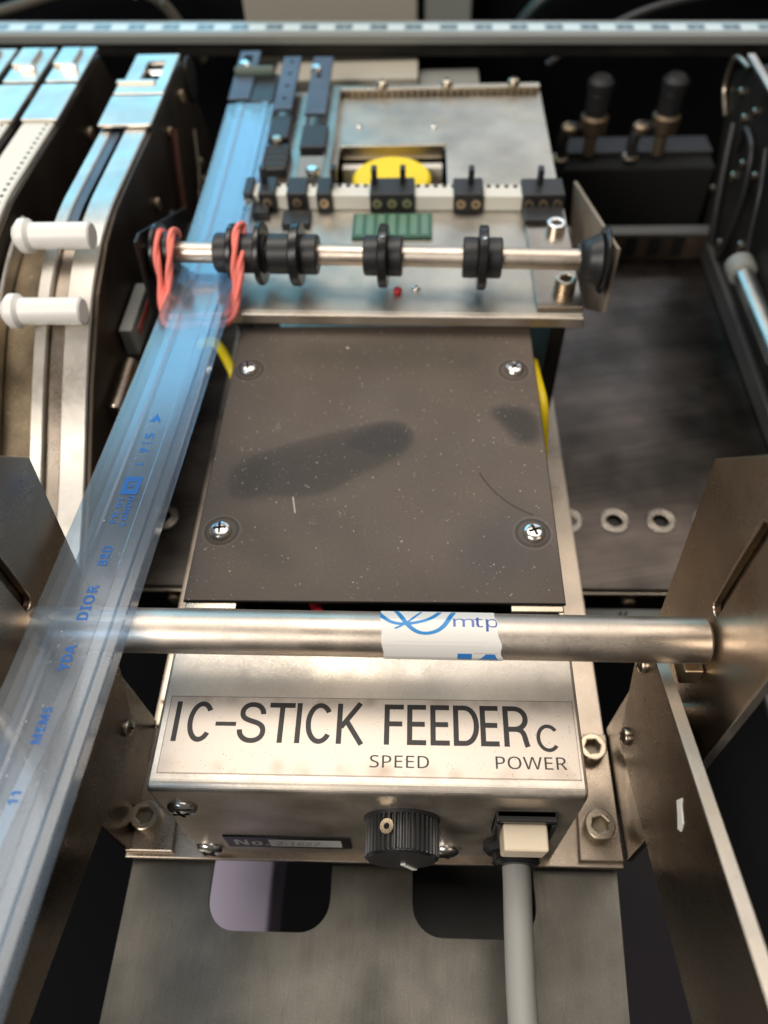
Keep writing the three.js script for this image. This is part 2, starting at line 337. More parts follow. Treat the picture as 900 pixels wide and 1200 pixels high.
{ // two pneumatic fittings on their black manifold
  const t = thing('manifold_block', 'black manifold block behind the right side of the guide plate', 'manifold');
  part('block_body', B(96, 184, -110, -48, -345, -318, 2), M.hole, t);
  part('ledge', B(96, 184, -48.1, -45, -348, -330, 0.8), M.blackPlastic, t);
  for (const [x, w] of [[112, 'left'], [152, 'right']]) {
    const f = thing('pneumatic_fitting', w === 'left' ? 'brass fitting with a black cap on the manifold, nearer the metal guide plate' : 'brass fitting with a black cap on the manifold, nearer the right feeder', 'fitting');
    part('stem', fin(cyl('y', x, -38, -330, 3.6, 16, 24)), M.brass, f);
    part('collar', fin(bevelCyl('y', x, -28, -330, 7.6, 11, 1.5)), std({ color: rgb(0.26, 0.19, 0.13), metalness: 1, roughness: 0.5 }), f);
    part('sleeve', fin(bevelCyl('y', x, -17, -330, 6.2, 13, 0.8)), M.blackPlastic, f);
    part('cap', fin(bevelCyl('y', x, -7, -330, 7.0, 9, 2.4)), M.blackPlastic, f);
    const arm = part('elbow', fin(tube([[x - 6, -30, -328], [x - 14, -29, -326], [x - 17, -36, -325], [x - 16, -46, -324]], 3.2, 30, 12)), M.blackPlastic, f);
    part('elbow_nut', fin(bevelCyl('y', x - 14, -29, -326, 4.2, 5, 1)), M.brass, arm);
    part('foot_screw', fin(bevelCyl('y', x - 17, -44.6, -324, 4.6, 2.2, 0.8)), M.zinc, f);
  }
}

// ---------------------------------------------------------------- tape feeders on the left
const PROF = [[-276, 33.2], [-240, 33], [-210, 33], [-175, 34], [-148, 34.3], [-131, 32], [-110, 25.4], [-81, 9], [-53.5, -9.5], [-33, -21.5], [-12, -33], [10, -44]];
const shiftProf = (dy, z0 = -1e9, z1 = 1e9) => PROF.filter(([z]) => z >= z0 && z <= z1).map(([z, y]) => [z, y + dy]);
const railSec = (x0, x1, t) => [[x0, -t], [x0, -0.5], [x0 + 0.5, 0], [x1 - 0.5, 0], [x1, -0.5], [x1, -t]];
function sidePlate(x0, x1, dy) {
  return fin(plateX([...shiftProf(dy - 1.5), [12, -60], [-30, -66], [-60, -69.5], [-262, -69.5], [-300, -40], [-296, -10], [-284, 20]], x0, x1, [], 0.3));
}
function tapeFeeder(xr, dy, tape, label, detail) {
  const t = thing('tape_feeder', label, 'feeder', 'tape feeders standing in the bank at left');
  part('side_plate', sidePlate(xr - 1.6, xr, dy), M.feederSide, t);
  if (!tape) {
    part('outer_rail', sweep(shiftProf(dy, -211), railSec(xr - 11, xr - 1.7, 7)), M.alu, t);
    part('channel', sweep(shiftProf(dy - 3.2, -236), railSec(xr - 17, xr - 11.1, 3)), M.satinSmooth, t);
    part('inner_rail', sweep(shiftProf(dy - 0.6, -211), railSec(xr - 22, xr - 17.1, 6)), M.alu, t);
    part('side_channel', sweep(shiftProf(dy - 10, -150), railSec(xr - 36, xr - 22.1, 3)), M.tan, t);
    part('side_fence', sweep(shiftProf(dy - 3, -160), railSec(xr - 37.6, xr - 36.1, 9)), M.alu, t);
    part('tape_track', sweep(shiftProf(dy - 1.5, -236, -120), [[xr - 18.5, 0], [xr - 13.5, 0]], false), M.blueGrey, t);
    part('cover_plate', B(xr - 22.5, xr + 0.4, dy + 33.4, dy + 35, -235, -209, 0.5), M.alu, t);
    const f = part('window_plate', fin(plateY([[xr - 20, -275], [xr + 0.4, -275], [xr + 0.4, -236], [xr - 22, -236], [xr - 22, -246], [xr - 20, -246]], dy + 33.6, dy + 35.4, [roundRect(xr - 13.5, xr - 4, -268, -248, 1)], 0.4)), M.alu, t);
    part('window_floor', B(xr - 14, xr - 3.6, dy + 26, dy + 27, -268, -247.6, 0), M.hole, f);
    part('reel_pin', fin(bevelCyl('x', xr - 9, dy + 31, -264, 2.2, 9, 0.5)), M.chrome, f);
    part('lip', B(xr - 22.6, xr - 5, dy + 34.9, dy + 36.6, -247, -244.4, 0.5), M.alu, t);
    for (const [z, y, l] of [[-126, 37, 27], [-99, 25.5, 27]]) {
      const p = part('peg', fin(bevelCyl('x', xr - 2 - l / 2, dy + y, z, 4.6, l, 0.6)), M.white, t);
      part('peg_head', fin(bevelCyl('x', xr - 2 - l + 3, dy + y, z, 6.0, 7, 2.2)), M.white, p);
    }
  } else {
    part('outer_rail', sweep(shiftProf(dy - 2), railSec(xr - 16, xr - 1.7, 5)), M.satinSmooth, t);
    part('paper_tape', sweep(shiftProf(dy + 0.3, -215), railSec(xr - 15, xr - 1.5, 1)), M.paper, t);
    part('cover_plate', B(xr - 15.5, xr + 0.3, dy + 33.2, dy + 34.8, -240, -208, 0.5), M.alu, t);
    part('rear_plate', B(xr - 15, xr + 0.3, dy + 33.2, dy + 35.2, -276, -242, 0.5), M.alu, t);
    part('rear_block', B(xr - 14.6, xr - 5.5, dy + 35.1, dy + 37, -272, -255, 0.5), M.alu, t);
    part('pin', fin(bevelCyl('x', xr - 6, dy + 36.2, -252, 1.7, 7, 0.4)), M.chrome, t);
    const hs = [], cv = new THREE.CatmullRomCurve3(shiftProf(dy + 0.3, -215).map(([z, y]) => new THREE.Vector3(0, y, z)), false, 'centripetal'), n = Math.floor(cv.getLength() / 4);
    for (let i = 1; i < n - 1; i++) { const q = cv.getPointAt(i / n), tg = cv.getTangentAt(i / n); hs.push(new THREE.CylinderGeometry(0.75, 0.75, 0.3, 10).rotateX(Math.atan2(-tg.y, tg.z)).translate(xr - 4, q.y, q.z)); }
    const sp = part('sprocket_hole', fin(merge(hs)), M.darkMetal, t); sp.userData.kind = 'stuff';
  }
  if (detail) detail(t);
  return t;
}
tapeFeeder(-100, 0, false, 'bare aluminium tape feeder with two white pegs, nearest the plastic stick', (t) => {
  const x = -99.3;
  for (const [y, z, r] of [[20, -231, 2.6], [10, -190, 2.8], [22, -261, 3.2], [-14, -268, 2.4], [-23, -267, 2.4]]) part('rivet', fin(bevelCyl('x', x, y, z, r, 2, 0.6)), M.brass, t);
  part('rear_disc', fin(bevelCyl('x', x - 0.6, 20, -284, 10, 2, 0.6)), M.darkMetal, t);
  part('lever', fin(tube([[x + 2, 22, -231], [x + 2, 5, -222], [x + 2, -14, -214], [x + 2, -24, -206]], 1.6, 30, 8)), std({ color: rgb(0.12, 0.045, 0.03), roughness: 0.5 }), t);
  part('wire', fin(tube([[x + 2, 6, -262], [x + 3, -10, -250], [x + 2, -24, -240], [x + 2, -40, -228]], 1.0, 30, 8)), M.zinc, t);
  part('spring_arm', fin(tube([[x + 3, 2, -196], [x + 4, 0, -176], [x + 4, -6, -150]], 1.8, 24, 8)), M.darkMetal, t);
  const s = part('sensor', fin(box(x, x + 5, -6, 6, -141, -112, 0.8)), M.greyPaint, t);
  part('sensor_stripe', B(x + 4.9, x + 5.4, -1, 2, -139, -118, 0.1), std({ color: rgb(0.5, 0.1, 0.1), roughness: 0.5 }), s);
  part('roller', fin(bevelCyl('z', x + 3, -5, -94, 2.8, 26, 0.6)), M.satinSmooth, t);
  part('bracket', B(x, x + 3, -22, -12, -112, -84, 0.5), std({ color: rgb(0.3, 0.2, 0.14), metalness: 1, roughness: 0.4 }), t);
});
tapeFeeder(-138.4, 3.5, true, 'tape feeder carrying a white perforated paper tape, left of the pegged feeder', (t) => {
  part('guard_plate', fin(plateX([[-140, 22], [-128, 24], [-112, 19], [-86, 4], [-58, -15], [-36, -27], [-10, -40], [-10, -66], [-200, -66], [-196, -40], [-150, -10]], -138.2, -136.4, [circle(-74, -24, 3)], 0.4)), M.tan, t);
  part('tie_rod', fin(tube([[-134, 2, -130], [-134, -22, -96], [-134, -44, -70]], 2, 20, 8)), M.darkMetal, t);
  part('rivet', fin(bevelCyl('x', -137.9, 17, -236, 3.6, 2, 0.6)), M.brass, t);
  part('crank', fin(tube([[-137, 12, -206], [-135, 0, -204], [-136, -14, -200]], 2.4, 20, 8)), M.brass, t);
  part('crank_disc', fin(bevelCyl('x', -138, -2, -212, 10, 2, 0.4)), M.hole, t);
});
tapeFeeder(-157.6, 3.5, true, 'tape feeder at the upper left edge, second from the left');
tapeFeeder(-176.8, 3.5, true, 'outermost tape feeder, a sliver at the left edge');

// ---------------------------------------------------------------- dark feeder at right
{
  const t = thing('cable_feeder', 'dark feeder with cables and screws at the right edge', 'feeder');
  part('side_plate', fin(plateX([[-252, 22], [-286, 21], [-307, 8], [-304, -2], [-287, -33], [-280, -60], [-272, -69.5], [-116, -69.5], [-92, -30], [-110, 8], [-150, 21]], 172, 176, [], 0.5)), M.darkMetal, t);
  part('foot_rail', fin(plateX([[-268, -58], [-272, -69.6], [-118, -69.6], [-122, -60]], 168.5, 172, [], 0.8)), std({ color: rgb(0.10, 0.095, 0.09), metalness: 0.6, roughness: 0.4 }), t);
  part('top_plate', B(171, 174.5, 21.5, 23.5, -292, -170, 0.5), M.alu, t);
  part('body', B(176.1, 195, -69, 21, -286, -110, 1), M.darkMetal, t);
  for (const [pts, r] of [[[[171, 20, -284], [170, 16, -304], [170, 2, -306], [171, -8, -296]], 1.3], [[[171, -12, -268], [169.5, 2, -262], [169.5, 0, -248], [170, -18, -240], [170, -44, -240], [171, -60, -246]], 1.6], [[[171, -5, -282], [170, -20, -274], [170, -48, -262], [171, -60, -258]], 2.2], [[[171, 6, -236], [169, -6, -222], [169, -30, -212], [171, -44, -206]], 1.4]])
    part('cable', fin(tube(pts, r, 40, 8)), r === 1.3 ? M.zinc : M.blackPlastic, t);
  for (const [y, z, r] of [[8, -286, 2.2], [2, -272, 2.2], [10, -262, 1.8], [-2, -252, 1.8], [-14, -280, 2], [-22, -262, 2.4], [-12, -256, 1.8], [-40, -282, 1.8], [-52, -250, 2], [-8, -238, 1.6], [-38, -226, 2.8], [-58, -268, 4]]) part('rivet', fin(bevelCyl('x', 171.2, y, z, r, 2.2, 0.6)), M.zinc, t);
  const c = part('air_cylinder', fin(bevelCyl('z', 166, -36, -172, 4.6, 60, 0.8)), M.alu, t);
  part('cylinder_head', fin(bevelCyl('z', 166, -36, -205, 6.6, 10, 1.2)), M.greyPaint, c);
}

// ---------------------------------------------------------------- front tray
solo('mounting_tray', fin(plateY([[-78, 44], [76.5, 44], [73.5, 96], [73, 128], [-78, 128]], -71.8, -70, [roundRect(-52, -13.3, 46, 75, 9.5), roundRect(11.4, 50, 46, 75.5, 9.5)], 0.35)), M.tray, 'brushed sheet metal tray with two rounded slots below the stick feeder', 'tray');
solo('panel', B(8, 56, -100, -97, 30, 90, 1), std({ color: rgb(0.06, 0.06, 0.058), metalness: 0.6, roughness: 0.45 }), 'dark grey sheet seen through the right slot of the front tray', 'panel');

// ---------------------------------------------------------------- the stick feeder itself
const feeder = thing('stick_feeder', 'metal stick feeder control box lettered IC-STICK FEEDER with knob, switch and dark cover plate', 'feeder');
{
  part('base_plate', fin(plateY([[-79, 55.6], [76.8, 55.6], [75.8, -230], [-80, -230]], -67, -65, [], 0.35)), M.satinSmooth, feeder);
  // chassis: two side walls, back wall
  part('chassis_wall', B(-54.6, -53, -64.95, -1.3, -121, 7, 0.3), M.satin, feeder);
  part('chassis_wall', B(53, 54.6, -64.95, -1.3, -121, 7, 0.3), M.satin, feeder);
  part('chassis_floor', B(-52.9, 52.9, -64.9, -62, -120, 6, 0.2), M.hole, feeder);
  part('flange', B(-54.5, -39.5, -2.6, -0.9, -3, 2.4, 0.4), M.zinc, feeder);
  part('flange', B(39.5, 54.5, -2.6, -0.9, -3, 2.4, 0.4), M.zinc, feeder);
  // front cover: folded sheet with rounded top edge
  const prof = [[7, 0]];
  const R = 2.6;
  for (let i = 0; i <= 8; i++) { const a = (i / 8) * Math.PI / 2; prof.push([54.2 - R + R * Math.sin(a), -R + R * Math.cos(a)]); }
  prof.push([53.4, -64.9], [7, -64.9]);
  const cover = part('front_cover', fin(plateX(prof, -54.8, 54.8, [], 0.9)), M.satin, feeder);
  // label: clear film with printed lettering
  const W = 2048, H = 400, X0 = -52.6, X1 = 53.4, Z0 = 29.6, Z1 = 50.2;
  const label = canvasTex(W, H, (c, w, h) => {
    const px = (x) => ((x - X0) / (X1 - X0)) * w, pz = (z) => ((z - Z0) / (Z1 - Z0)) * h, r = rng(5);
    c.fillStyle = 'rgb(224,219,213)'; c.fillRect(0, 0, w, h);
    for (let i = 0; i < 26000; i++) { const k = 205 + r() * 40; c.fillStyle = `rgba(${k},${k * 0.97},${k * 0.94},0.5)`; c.fillRect(r() * w, r() * h, 2, 2); }
    for (let i = 0; i < 420; i++) { c.fillStyle = `rgba(60,48,40,${0.3 + r() * 0.5})`; c.beginPath(); c.arc(r() * w, r() * h, 0.7 + r() * 1.6, 0, 7); c.fill(); }
    c.strokeStyle = 'rgba(80,68,60,0.75)'; c.lineWidth = 2.2; c.strokeRect(3, 3, w - 6, h - 6);
    for (let i = 0; i < 60; i++) { const x = r() * w, y = r() < 0.5 ? r() * 30 : h - r() * 50, q = 20 + r() * 60, g = c.createRadialGradient(x, y, 0, x, y, q); g.addColorStop(0, 'rgba(120,96,80,0.12)'); g.addColorStop(1, 'rgba(120,96,80,0)'); c.fillStyle = g; c.fillRect(x - q, y - q, 2 * q, 2 * q); }
    for (let i = 0; i < 30; i++) { const x = r() * w, y = r() * h, a = r() * 7, l = 8 + r() * 40; c.strokeStyle = `rgba(${r() < 0.5 ? '90,76,66' : '245,240,235'},0.35)`; c.lineWidth = 1; c.beginPath(); c.moveTo(x, y); c.lineTo(x + l * Math.cos(a), y + l * Math.sin(a)); c.stroke(); }
    c.fillStyle = 'rgb(62,62,64)';
    const write = (s, x0, x1, zTop, zBase, font = 'sans-serif') => {
      c.save(); c.font = `200px ${font}`; c.textBaseline = 'alphabetic'; c.textAlign = 'left';
      const m = c.measureText(s), l = m.actualBoundingBoxLeft, ww = m.actualBoundingBoxRight + l, hh = c.measureText('E').actualBoundingBoxAscent;
      c.translate(px(x0), pz(zBase)); c.scale((px(x1) - px(x0)) / ww, (pz(zBase) - pz(zTop)) / hh); c.fillText(s, l, 0); c.restore();
    };
    // strokes drawn for the big condensed letters
    const bar = (x, y, ww, hh) => c.fillRect(px(x), pz(y), px(ww + X0), pz(hh + Z0));
    const SZ0 = 31.2, SZ1 = 42.0, T = 1.34;
    const I = (x) => bar(x, SZ0, T, SZ1 - SZ0);
    const arcC = (x, ww, z0, z1, t) => { c.save(); c.lineWidth = px(t + X0); c.strokeStyle = c.fillStyle; c.beginPath(); const cx = px(x + ww / 2), cy = pz((z0 + z1) / 2), rx = px(ww / 2 - t / 2 + X0), ry = pz((z1 - z0) / 2 - t / 2 + Z0); c.ellipse(cx, cy, rx, ry, 0, 38 * D2R, 322 * D2R); c.stroke(); c.restore(); };
    const E = (x, ww, arms = 3) => { bar(x, SZ0, T, SZ1 - SZ0); bar(x, SZ0, ww, T); bar(x, 35.8, ww * 0.93, T); if (arms === 3) bar(x, SZ1 - T, ww, T); };
    const line = (pts, t = T) => { c.save(); c.lineWidth = px(t + X0); c.strokeStyle = c.fillStyle; c.lineJoin = 'miter'; c.beginPath(); pts.forEach(([x, z], i) => (i ? c.lineTo(px(x), pz(z)) : c.moveTo(px(x), pz(z)))); c.stroke(); c.restore(); };
    I(-50.6); arcC(-47.0, 6.8, SZ0 - 0.1, SZ1 + 0.1, T);
    bar(-39.6, 36.6, 5.4, 1.1);
    { // S
      c.save(); c.lineWidth = px(T + X0); c.strokeStyle = c.fillStyle; c.beginPath();
      const sx = (x) => px(-33.7 + x), sz = (z) => pz(SZ0 + z);
      c.moveTo(sx(6.4), sz(3.2)); c.bezierCurveTo(sx(6.2), sz(-0.3), sx(0.8), sz(-0.2), sx(0.9), sz(2.9)); c.bezierCurveTo(sx(1.0), sz(5.9), sx(6.7), sz(4.4), sx(6.7), sz(7.8)); c.bezierCurveTo(sx(6.7), sz(11.2), sx(0.7), sz(11.2), sx(0.6), sz(7.4));
      c.stroke(); c.restore();
    }
    bar(-25.8, SZ0, 6.7, T); bar(-23.1, SZ0, T, SZ1 - SZ0);
    I(-18.6); arcC(-16.0, 7.2, SZ0 - 0.1, SZ1 + 0.1, T);
    I(-7.9); line([[-1.9, SZ0 - 0.2], [-6.8, 37.6]]); line([[-5.6, 35.6], [-1.4, SZ1 + 0.1]]);
    E(4.4, 5.0, 2); E(10.3, 4.9); E(16.3, 4.9);
    const bowl = (x, ww, zb) => { c.beginPath(); c.moveTo(px(x + T / 2), pz(SZ1)); c.lineTo(px(x + T / 2), pz(SZ0 + T / 2)); c.lineTo(px(x + ww * 0.45), pz(SZ0 + T / 2)); c.bezierCurveTo(px(x + ww * 1.14), pz(SZ0 + T / 2), px(x + ww * 1.14), pz(zb), px(x + ww * 0.45), pz(zb)); c.lineTo(px(x), pz(zb)); };
    c.save(); c.lineWidth = px(T + X0); c.strokeStyle = c.fillStyle;
    bowl(22.2, 6.1, SZ1 - T / 2); c.stroke();
    bowl(35.0, 5.9, 37.4); c.moveTo(px(37.9), pz(37.4)); c.bezierCurveTo(px(40.6), pz(37.4), px(40.1), pz(39.6), px(40.9), pz(SZ1)); c.stroke();
    c.restore();
    E(29.1, 4.7);
    arcC(43.2, 5.9, 36.0, 43.2, 0.95);
    write('SPEED', 1.0, 15.9, 44.7, 47.8); write('POWER', 32.5, 50.2, 44.5, 47.6);
  });
  label.wrapS = label.wrapT = THREE.ClampToEdgeWrapping;
  part('label', new THREE.PlaneGeometry((X1 - X0) * S, (Z1 - Z0) * S).rotateX(-Math.PI / 2).translate(((X0 + X1) / 2) * S, 0.16 * S, ((Z0 + Z1) / 2) * S),
    std({ map: label, color: rgb(0.80, 0.735, 0.675), metalness: 1, roughness: 0.5, clearcoat: 0.3, clearcoatRoughness: 0.42 }), cover);
  // number plate
  const num = canvasTex(512, 128, (c, w, h) => {
    c.fillStyle = '#101013'; c.fillRect(0, 0, w, h); c.fillStyle = '#d8d4cc'; c.font = 'bold 92px sans-serif'; c.fillText('No.', 26, 98);
    c.fillStyle = '#ebe9e2'; c.fillRect(178, 22, 300, 88); c.strokeStyle = 'rgba(120,118,112,0.9)'; c.lineWidth = 5;
    c.font = 'italic 60px sans-serif'; c.fillStyle = 'rgba(120,118,112,0.85)'; c.fillText('2-1627', 200, 96);
  });
  const np = part('number_plate', B(-44, -6.4, -54.4, -43.4, 53.2, 54.15, 0.2), M.blackGloss, feeder);
  part('number_print', new THREE.PlaneGeometry(36.8 * S, 10.4 * S).rotateX(-0.012).translate(-25.2 * S, -48.9 * S, 54.25 * S), std({ map: num, roughness: 0.4 }), np);
  // screws on the front face
  screw('pan', feeder, [-48.7, -14.6, 53.6], 4.0, 2.6, 'z', 0.2);
  screw('pan', feeder, [-50.4, -57.2, 53.2], 4.2, 2.8, 'z', 0.7);
  screw('pan', feeder, [21.6, -53, 53.4], 4.2, 2.8, 'z', 0.4);
  // side screws
  screw('pan', feeder, [54.7, -10, 36], 2.8, 1.8, 'x'); screw('pan', feeder, [54.5, -22, -60], 4.2, 3.2, 'x', 0.3, M.zinc); screw('pan', feeder, [54.5, -34, -42], 2.6, 2, 'x', 0.1, M.brass);
  // knob: fluted side, flat dark face, pointer line, set screw
  const kx = 9, ky = -22.0, flutes = 40, ks = [];
  for (let i = 0; i < flutes * 4; i++) { const a = (i / (flutes * 4)) * 2 * Math.PI, k = i % 4, rr = k < 2 ? 9.8 : 9.0; ks.push([kx + rr * Math.cos(a), ky + rr * Math.sin(a)]); }
  const knob = part('knob', fin(extrude(path2(ks), 10.4, 0.3).translate(0, 0, 53.6)), std({ color: rgb(0.03, 0.03, 0.031), roughness: 0.36 }), feeder);
  part('knob_face', fin(bevelCyl('z', kx, ky, 63.9, 9.4, 1.2, 0.5, 48)), M.blackGloss, knob);
  part('knob_skirt', fin(bevelCyl('z', kx, ky, 54.1, 10.2, 1.8, 0.5, 48)), M.blackPlastic, knob);
  part('pointer', fin(box(-0.75, 0.75, -6.6, 0, 0, 0.5, 0.1).rotateZ(0.5).translate(kx + 0.3, ky - 2.8, 64.4)), M.white, knob);
  { // set screw in the side
    const a = 112 * D2R, g = ring('y', 0, 0, 0, 1.9, 0.8, 0.9, 24).rotateZ(a - Math.PI / 2).translate(kx + 9.7 * Math.cos(a), ky + 9.7 * Math.sin(a), 58.4);
    part('set_screw', fin(g), M.zinc, knob);
    part('set_screw_socket', fin(cyl('y', 0, 0, 0, 1.0, 0.5, 6).rotateZ(a - Math.PI / 2).translate(kx + 9.6 * Math.cos(a), ky + 9.6 * Math.sin(a), 58.4)), M.hole, knob);
  }
  // power switch
  const sw = part('power_switch', fin(box(33.2, 48.8, -29, -12.4, 53.6, 56, 0.6)), M.blackPlastic, feeder);
  part('switch_frame', B(33.2, 48.8, -14.0, -12.4, 54, 56.8, 0.3), M.blackGloss, sw);
  part('switch_frame', B(33.2, 34.6, -29, -14.3, 54, 57.4, 0.3), M.blackGloss, sw);
  part('switch_frame', B(47.4, 48.8, -29, -14.3, 54, 57.4, 0.3), M.blackGloss, sw);
  part('switch_cap', fin(box(-5.7, 5.7, -5.6, 5.6, -3.4, 3.4, 0.7).rotateX(0.10).translate(40.8, -21.4, 59)), M.ivory, sw);
  // cable gland
  const gl = part('cable_gland', fin(bevelCyl('z', 41.2, -44, 55, 9.2, 4, 1.2)), M.blackPlastic, feeder);
  part('gland_nut', fin(bevelCyl('z', 41.2, -44, 58, 6.8, 5, 1)), M.blackGloss, gl);
  // feet
  for (const s of [-1, 1]) {
    const f = part('foot', fin(plateY(s > 0 ? [[63, 54.2], [76.6, 54.2], [76.6, 14], [65.5, 14]] : [[-63.5, 54.2], [-78.6, 54.2], [-78.6, 14], [-66, 14]], -64.96, -62.6, [], 0.4)), M.satinSmooth, feeder);
    screw('socket', feeder, [s > 0 ? 69.6 : -73.2, -62.6, 44.5], 4.7, 5, 'y', 0.3, M.zinc, 'socket_screw');
    if (s > 0) screw('socket', feeder, [70.6, -62.6, 20], 4.5, 5, 'y', 0.1, M.zinc, 'socket_screw');
  }
  part('latch_plate', B(-78, -70, -64.96, -63, -14, 4, 0.3), M.zinc, feeder);
  part('latch_plate', B(-77, -68, -64.96, -61, 6, 14, 0.3), M.zinc, feeder);
}
{ // dark cover plate with dust and a wiped patch
  const w = 1024, h = 1120, px = (x) => ((x + 55.1) / 110.2) * w, pz = (z) => ((z + 121) / 121.4) * h;
  const cov = canvasTex(w, h, (c) => {
    const r = rng(77);
    c.fillStyle = 'rgb(94,82,72)'; c.fillRect(0, 0, w, h);
    for (let i = 0; i < 260; i++) { const x = r() * w, y = r() * h, q = 40 + r() * 130, k = r() < 0.5 ? '104,95,86' : '60,56,50'; const g = c.createRadialGradient(x, y, 0, x, y, q); g.addColorStop(0, `rgba(${k},0.10)`); g.addColorStop(1, `rgba(${k},0)`); c.fillStyle = g; c.fillRect(x - q, y - q, 2 * q, 2 * q); }
    const blob = (pts, col, blur) => { c.save(); c.shadowColor = col; c.shadowBlur = blur; c.shadowOffsetX = 4000; c.fillStyle = '#000'; c.beginPath(); const P = pts.map(([x, z]) => [px(x) - 4000, pz(z)]); const m = (i) => [(P[i % P.length][0] + P[(i + 1) % P.length][0]) / 2, (P[i % P.length][1] + P[(i + 1) % P.length][1]) / 2]; c.moveTo(...m(0)); for (let i = 1; i <= P.length; i++) c.quadraticCurveTo(...P[i % P.length], ...m(i)); c.fill(); c.restore(); };
    const wipe = [[-49, -45], [-47, -52], [-37, -58], [-22, -64], [-6, -69], [5, -72], [11, -68], [11.5, -60], [4, -53], [-6, -48], [-15, -40], [-26, -37.5], [-36, -39], [-44, -37], [-48, -38]];
    blob(wipe, 'rgba(50,44,38,0.42)', 12);
    blob(wipe.map(([x, z]) => [x * 0.94 + 0.8, (z + 55) * 0.9 - 54]), 'rgba(50,44,38,0.5)', 46);
    blob([[-14, -60], [-2, -70], [9, -70], [11, -62], [3, -54]], 'rgba(40,38,40,0.5)', 26);
    blob([[-54, -40], [-50, -56], [-30, -58], [-26, -40], [-44, -34]], 'rgba(56,49,42,0.4)', 70);
    blob([[-48, -46], [-44, -54], [-36, -54], [-36, -40], [-46, -36]], 'rgba(44,38,33,0.5)', 50);
    blob([[37, -77], [47, -79], [54.5, -74], [54.5, -62], [47, -60], [42, -69]], 'rgba(42,37,33,0.75)', 26);
    blob([[-54, -30], [-40, -12], [-20, -8], [-30, -22], [-50, -40]], 'rgba(60,56,46,0.35)', 70);
    blob([[30, -30], [50, -40], [54, -10], [20, -4]], 'rgba(58,56,60,0.35)', 70);
    blob([[-30, -112], [20, -114], [45, -100], [10, -96], [-35, -98]], 'rgba(56,54,44,0.35)', 60);
    blob([[-52, -116], [-30, -119], [0, -117], [-20, -112]], 'rgba(112,100,90,0.35)', 50);
    c.strokeStyle = 'rgba(44,38,33,0.8)'; c.lineWidth = 5; c.beginPath(); c.moveTo(px(33), pz(-48)); c.quadraticCurveTo(px(38), pz(-36), px(49), pz(-31)); c.stroke();
    for (let i = 0; i < 9000; i++) { const a = 0.1 + r() * 0.3; c.fillStyle = r() < 0.6 ? `rgba(150,140,130,${a})` : `rgba(30,27,24,${a})`; c.fillRect(r() * w, r() * h, 1 + r() * 1.6, 1 + r() * 1.6); }
    for (let i = 0; i < 520; i++) { c.fillStyle = `rgba(225,215,205,${0.35 + r() * 0.6})`; c.beginPath(); c.arc(r() * w, r() * h, 0.6 + r() * 1.5, 0, 7); c.fill(); }
    for (let q = 0; q < 60; q++) { const cx = r() * w, cy = r() * h, sp = 20 + r() * 90; for (let i = 0; i < 12 + r() * 50; i++) { c.fillStyle = `rgba(220,210,200,${0.15 + r() * 0.5})`; c.fillRect(cx + (r() + r() - 1) * sp, cy + (r() + r() - 1) * sp, 0.8 + r() * 1.6, 0.8 + r() * 1.6); } }
    for (let i = 0; i < 26; i++) { const x = r() * w, y = r() * h, a = r() * 7, l = 4 + r() * 14; c.strokeStyle = `rgba(205,196,186,${0.25 + r() * 0.4})`; c.lineWidth = 1 + r() * 1.2; c.beginPath(); c.moveTo(x, y); c.lineTo(x + l * Math.cos(a), y + l * Math.sin(a)); c.stroke(); }
    c.strokeStyle = 'rgba(230,220,208,0.9)'; c.lineWidth = 3; c.beginPath(); c.moveTo(px(-27), pz(-38)); c.lineTo(px(-25.7), pz(-31.5)); c.stroke();
    c.fillStyle = 'rgba(235,228,218,0.9)'; c.beginPath(); c.ellipse(px(-13.5), pz(-109), 6, 3, 0.3, 0, 7); c.fill();
    for (const [x, z] of [[-49, -97], [47.4, -96.4], [-47.9, -24.4], [48.1, -24.2]]) { c.strokeStyle = 'rgba(40,35,31,0.5)'; c.lineWidth = 9; c.beginPath(); c.arc(px(x), pz(z), 46, 0, 7); c.stroke(); c.strokeStyle = 'rgba(150,140,128,0.25)'; c.lineWidth = 4; c.beginPath(); c.arc(px(x), pz(z), 54, 0, 7); c.stroke(); }
  });
  const dust = std({ map: cov, roughness: 0.66, metalness: 0.05, bumpMap: grainBump, bumpScale: 0.00003 });
  const t = part('cover_plate', fin(plateY([[-55.1, 0.3], [55.1, 0.3], [55.1, -121], [-55.1, -121]], -1.25, 0, [], 0.3)), M.darkMetal, feeder);
  part('plate_face', new THREE.PlaneGeometry(109.6 * S, 120.7 * S).rotateX(-Math.PI / 2).translate(0, 0.06 * S, -60.35 * S), dust, t);
  for (const [x, z, a] of [[-49, -97, 0.2], [47.4, -96.4, 0.9], [-47.9, -24.4, 0.1], [48.1, -24.2, 0.35]]) { const s = screw('pan', t, [x, 0.06, z], 3.5, 2.3, 'y', a); s.name = 'screw'; }
}
solo('power_cable', fin(tube([[41.2, -44, 57], [41.2, -44.5, 64], [40.8, -46, 78], [40.6, -47, 98], [42, -44, 130], [46, -36, 170]], 4.0, 70, 20)), M.cable, 'grey power cable hanging from the black gland under the power switch', 'cable');
solo('wire', fin(tube([[-18, -8, -4], [-15, -4.5, 3], [-11, -9, 6], [-8, -20, 4]], 1.7, 24, 10)), M.red, 'red wire in the dark gap between cover plate and front cover', 'wire');
solo('wire', fin(tube([[57.2, -12, -114], [57.6, -11, -104], [58.8, -12, -90], [60, -30, -80]], 1.9, 24, 10)), M.yellow, 'yellow wire along the right side of the dark cover plate', 'wire');
solo('wire', fin(tube([[-76, -16, -130], [-68, -10, -124], [-61, -10.5, -113], [-56, -20, -104]], 2.0, 24, 10)), M.yellow, 'yellow wire between the plastic stick and the dark cover plate', 'wire');

